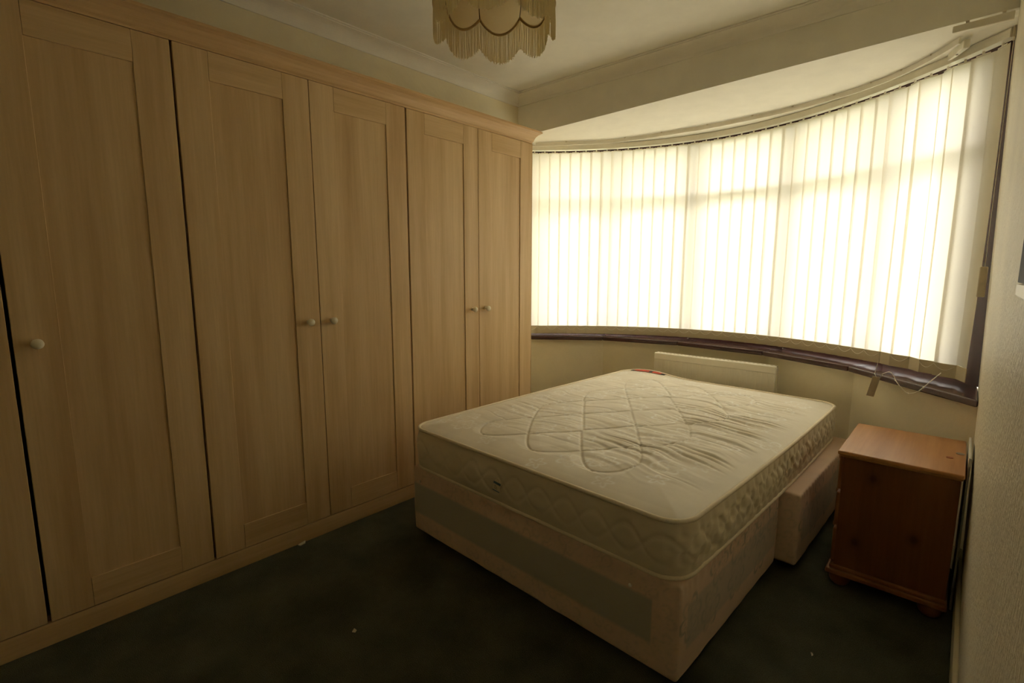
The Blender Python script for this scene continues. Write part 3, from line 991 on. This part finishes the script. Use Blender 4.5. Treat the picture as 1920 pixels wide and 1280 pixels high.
HANG = mesh('hanger', join(box(-0.026, 0.026, -0.0022, 0.0022, -0.003, 0.003), box(-0.004, 0.004, -0.003, 0.003, 0.003, 0.0145)), 'white_plastic')
END_ROT = {1: -0.28, 2: 0.18, 3: 0.34, 4: -0.36, 5: 0.34, 6: -0.22, 7: 0.22, 8: 0.10}
g = ORG[vb.name]
ends = []
for i, x in enumerate(xs_):
    t_ = bt(x)
    base = math.atan2(t_.y, t_.x)
    k = ns - i
    rot = base + 0.17 + random.uniform(-0.025, 0.025)
    var = VAR[(i * 7 + i // 3) % 4]
    if k in END_ROT:
        rot = base + END_ROT[k]
        var = VAR_END[k % 4]
    lx, ly = x - g.x, by(x) - g.y
    s_ = put('slat', var[0], vb, (lx, ly, SZ1 - g.z + zrail(x) - 2.2145), (0, 0, rot))
    put('weight_pocket', var[1], s_)
    put('hanger', HANG, s_, (0, 0, 0.001))
    a = rot + var[2]
    ends.append(((x - 0.044 * math.cos(a), by(x) - 0.044 * math.sin(a)), (x + 0.044 * math.cos(a), by(x) + 0.044 * math.sin(a))))
# bead links between the weights, on the room side
for i in range(ns - 1):
    if i in (ns - 4, ns - 6):
        continue
    p, q = Vector(ends[i][0]), Vector(ends[i + 1][0])
    pts = []
    for k in range(9):
        f = k / 8
        m_ = p.lerp(q, f)
        pts.append((m_.x - 0.002, m_.y - 0.006, SZ0 + zrail(m_.x) - 2.2145 + 0.058 - 0.026 * 4 * f * (1 - f)))
    part('link_chain', tube(pts, 0.0011, 4), 'white_plastic', vb)
# the broken end: a dropped festoon of bead chain and a dangling weight plate
fes = [(1.925, 2.93, 0.752), (1.931, 2.924, 0.767), (1.960, 2.895, 0.786), (1.979, 2.876, 0.771), (1.988, 2.867, 0.753), (2.015, 2.84, 0.725), (2.042, 2.813, 0.709), (2.074, 2.781, 0.725), (2.097, 2.758, 0.755), (2.120, 2.735, 0.790), (2.15, 2.78, 0.825)]
def smooth_path(P, m=6):
    out = []
    for i in range(len(P) - 1):
        p0, p1, p2, p3 = [np.array(P[max(0, min(len(P) - 1, i + o))]) for o in (-1, 0, 1, 2)]
        for k in range(m):
            t = k / m
            out.append(tuple(0.5 * (2 * p1 + (p2 - p0) * t + (2 * p0 - 5 * p1 + 4 * p2 - p3) * t * t + (3 * p1 - p0 - 3 * p2 + p3) * t ** 3)))
    return out + [P[-1]]
dc = part('dropped_chain', tube(smooth_path(fes, 4), 0.0018, 5), 'white_plastic', vb, True)
for f in (fes[4], fes[6], fes[8]):
    part('bead', lathe([(0.0005, -0.004), (0.003, -0.002), (0.003, 0.002), (0.0005, 0.004)], 8, f), 'white_plastic', dc, 'all')
dw = part('dangling_chain', tube([(1.905, 2.962, 0.83), (1.900, 2.955, 0.788), (1.895, 2.958, 0.759), (1.906, 2.945, 0.742)], 0.0012, 5), 'white_plastic', vb, True)
c0, c1 = Vector((1.906, 2.946, 0.746)), Vector((1.884, 2.968, 0.640))
ax = (c1 - c0).normalized(); wd_ = Vector((0.80, 0.2, 0)); wd_ = (wd_ - ax * wd_.dot(ax)).normalized(); nn = ax.cross(wd_)
V = [tuple(c + wd_ * (sx * 0.016) + nn * (sy * 0.0012)) for c in (c0, c1) for sx, sy in ((-1, -1), (1, -1), (1, 1), (-1, 1))]
part('weight_plate', (V, box(0, 1, 0, 1, 0, 1)[1]), 'aged_plastic', vb, label='loose weight plate dangling from its chain')
# pull cord with its weight at the wall end
part('pull_cord', tube([(2.243, 2.815, 2.172), (2.2445, 2.80, 1.6), (2.246, 2.775, 1.28)], 0.0012, 5), 'white_plastic', vb)
part('cord_weight', bevel(prism([(2.231, 2.742), (2.257, 2.742), (2.257, 2.756), (2.231, 2.756)], 1.163, 1.288), 0.004, 2), 'aged_plastic', vb, True, label='beige cord weight')

# ------------------------------------------------------------------ old curtain track on the bay ceiling
trk = [(-0.30, 2.93), (0.102, 3.20), (0.33, 3.278), (0.558, 3.318), (0.82, 3.352), (1.066, 3.350), (1.27, 3.335), (1.457, 3.292), (1.644, 3.225), (1.77, 3.155), (1.881, 3.070), (1.98, 2.970), (2.077, 2.855)]
sp = smooth_path(trk)
ct = thing('curtain_track', (0.95, 3.2, 2.21), 'old white curtain track curving across the bay ceiling', 'curtain track')
V, F = sweep(sp, [(-0.004, -0.028), (0.004, -0.028), (0.004, -0.003), (-0.004, -0.003)])
V = [(x, y, z + zcb(x, y)) for x, y, z in V]
part('track_strip', (V, F), 'white_plastic', ct, True)
for i in range(3, len(sp) - 1, 7):
    x, y = sp[i]
    zb = zcb(x, y)
    part('bracket', join(bbox(x - 0.006, x + 0.006, y - 0.007, y + 0.012, zb - 0.007, zb - 0.0005, 0.001, 1)), 'aged_plastic', ct)
# short straight track piece on the bay header
st = thing('track_offcut', (2.15, 2.725, 2.20), 'short straight white track piece on the beam above the window corner', 'track piece')
V = [(2.056, 2.722, 2.224), (2.236, 2.722, 2.224), (2.236, 2.7385, 2.224), (2.056, 2.7385, 2.224), (2.056, 2.722, 2.249), (2.236, 2.722, 2.255), (2.236, 2.7385, 2.255), (2.056, 2.7385, 2.249)]
part('strip', bevel((V, box(0, 1, 0, 1, 0, 1)[1]), 0.002, 1), 'white_plastic', st)
for x in (2.10, 2.205):
    part('clip', bbox(x - 0.006, x + 0.006, 2.720, 2.739, 2.2535 + (x - 2.1) * 0.03, 2.258 + (x - 2.1) * 0.03, 0.001, 1), 'aged_plastic', st)
zb = zcb(2.05, 3.0)
tb = thing('ceiling_block', (2.07, 2.92, zb - 0.03), 'cream wooden block screwed to the bay ceiling under the track end', 'block')
part('block', bevel(prism([(2.035, 3.00), (2.055, 2.985), (2.112, 2.868), (2.090, 2.858)][::-1], zb - 0.030, zb + 0.004), 0.002, 1), 'white_plastic', tb)
part('screw', lathe([(0.004, -0.004), (0.0045, -0.002), (0.004, 0.0)], 10, (2.07, 2.925, zb - 0.030)), 'screw_metal', tb)

# ------------------------------------------------------------------ pendant lamp with scalloped, fringed shade
LX, LY = 1.053, 1.090
lp = thing('pendant_lamp', (LX, LY, 1.97), 'beige scalloped pendant lampshade with long fringe hanging from the ceiling', 'pendant lamp')
NP_ = 8
ZCUSP, SCAL, ZTOP = 2.104, 0.041, 2.30
def shade_r(h, a):
    base = 0.176 + 0.010 * math.sin(PI * min(1, h * 1.6)) - 0.095 * max(0, h - 0.35) ** 1.35 * 1.75
    return base + 0.007 * (1 - a * a)
def shade_p(k, a, h, dr=0.0, dz=0.0):
    th = math.radians(150 + 45 * k + 22.5 + 22.5 * a)
    zb_ = ZCUSP - SCAL * (1 - a * a)
    z = zb_ + (ZTOP - zb_) * h + dz
    r = shade_r(h, a) + dr
    return (LX + r * math.cos(th), LY + r * math.sin(th), z)
for k in range(NP_):
    V, F = [], []
    na, nh = 14, 12
    for i in range(na + 1):
        for j in range(nh + 1):
            V.append(shade_p(k, -1 + 2 * i / na, j / nh))
    for i in range(na):
        for j in range(nh):
            p = i * (nh + 1) + j
            F.append((p, p + nh + 1, p + nh + 2, p + 1))
    pn = part('shade_panel', (V, F), 'shade_silk', lp, 'all')
    part('braid', tube([shade_p(k, -1 + 2 * i / 16, 0, 0.001) for i in range(17)], 0.0042, 6), 'braid_cord', pn, 'all')
    fr_ = []
    rg = random.Random(50 + k)
    for i in range(80):
        a = -0.985 + 1.97 * (i + rg.uniform(-0.35, 0.35)) / 79
        ln = 0.092 + rg.uniform(-0.004, 0.004)
        dr = rg.uniform(-0.002, 0.003)
        p0 = Vector(shade_p(k, a, 0, 0.001 + dr * 0.3)); p2 = Vector(shade_p(k, a, 0, 0.001 + dr, -ln))
        p1 = p0.lerp(p2, 0.5) + Vector((rg.uniform(-0.001, 0.001), rg.uniform(-0.001, 0.001), 0))
        fr_.append(tube([p0, p1, p2], 0.00095, 3, cap=False))
    part('fringe', join(*fr_), 'fringe_thread', pn, False, kind='stuff')
    part('rib', tube([shade_p(k, -1, j / 8, -0.001) for j in range(9)], 0.0016, 5), 'rib_brown', lp, 'all')
rt = shade_r(1, 1)
part('top_ring', tube([(LX + rt * math.cos(2 * PI * i / 32), LY + rt * math.sin(2 * PI * i / 32), ZTOP) for i in range(32)], 0.004, 6, closed=True), 'braid_cord', lp, 'all')
part('spider', join(*[tube([(LX, LY, ZTOP - 0.01), (LX + rt * math.cos(a), LY + rt * math.sin(a), ZTOP)], 0.0015, 5) for a in (0.4, 0.4 + 2 * PI / 3, 0.4 + 4 * PI / 3)]), 'brass', lp)
part('lamp_holder', lathe([(0.004, ZTOP + 0.05), (0.016, ZTOP + 0.04), (0.018, ZTOP + 0.0), (0.020, ZTOP - 0.02), (0.015, ZTOP - 0.03)], 18, (LX, LY, 0)), 'white_plastic', lp, True)
part('bulb', lathe([(0.012, ZTOP - 0.028), (0.015, ZTOP - 0.045), (0.028, ZTOP - 0.075), (0.030, ZTOP - 0.095), (0.020, ZTOP - 0.118), (0.002, ZTOP - 0.125)], 18, (LX, LY, 0)), 'white_plastic', lp, 'all')
part('flex', tube([(LX, LY, ZTOP + 0.048), (LX + 0.001, LY, 2.40), (LX, LY, ZC - 0.02)], 0.0035, 8), 'white_plastic', lp, 'all')
part('ceiling_rose', lathe([(0.006, ZC - 0.032), (0.025, ZC - 0.028), (0.040, ZC - 0.014), (0.044, ZC - 0.0005)], 24, (LX, LY, 0)), 'white_plastic', lp, True)

# ------------------------------------------------------------------ sliver of a dark mirror on the right wall
wx = xr(1.4)
mi = thing('wall_mirror', (wx - 0.01, 0.60, 1.2405), 'dark glass mirror with white bottom ledge on the right wall', 'mirror')
part('glass', bbox(wx - 0.0065, wx - 0.003, 0.30, 0.93, 1.256, 1.80, 0.001), 'black_glass', mi)
part('ledge', bbox(wx - 0.0125, wx - 0.0025, 0.28, 0.82, 1.2405, 1.2565, 0.002), 'white_plastic', mi, label='white ledge')
part('frame_edge', bbox(wx - 0.0055, wx - 0.0025, 0.9295, 0.934, 1.256, 1.80, 0.0008, 1), 'white_plastic', mi)

# ------------------------------------------------------------------ scraps on the carpet
def scrap(x, y, sx, sy, rot, h=0.003):
    c, s_ = math.cos(rot), math.sin(rot)
    pts = [(-sx, -sy, 0.001), (sx * 0.7, -sy * 0.8, 0.001), (sx, sy * 0.5, 0.004), (-sx * 0.6, sy, 0.007)]
    V = [(x + a * c - bb * s_, y + a * s_ + bb * c, z) for a, bb, z in pts] + [(x + a * c - bb * s_, y + a * s_ + bb * c, z + h) for a, bb, z in pts]
    return V, box(0, 1, 0, 1, 0, 1)[1]
solo('paper_scrap', scrap(0.012, 0.868, 0.009, 0.018, 0.1, 0.004), 'paper_scrap', 'torn paper scrap on the carpet against the wardrobe plinth', 'scrap')
solo('paper_scrap', scrap(0.707, 0.726, 0.007, 0.005, 0.5), 'paper_scrap', 'pale paper crumb on the bare carpet before the bed', 'scrap')
solo('paper_scrap', scrap(1.935, 1.694, 0.004, 0.003, 0.9), 'paper_scrap', 'tiny white crumb on the carpet right of the bed', 'scrap')
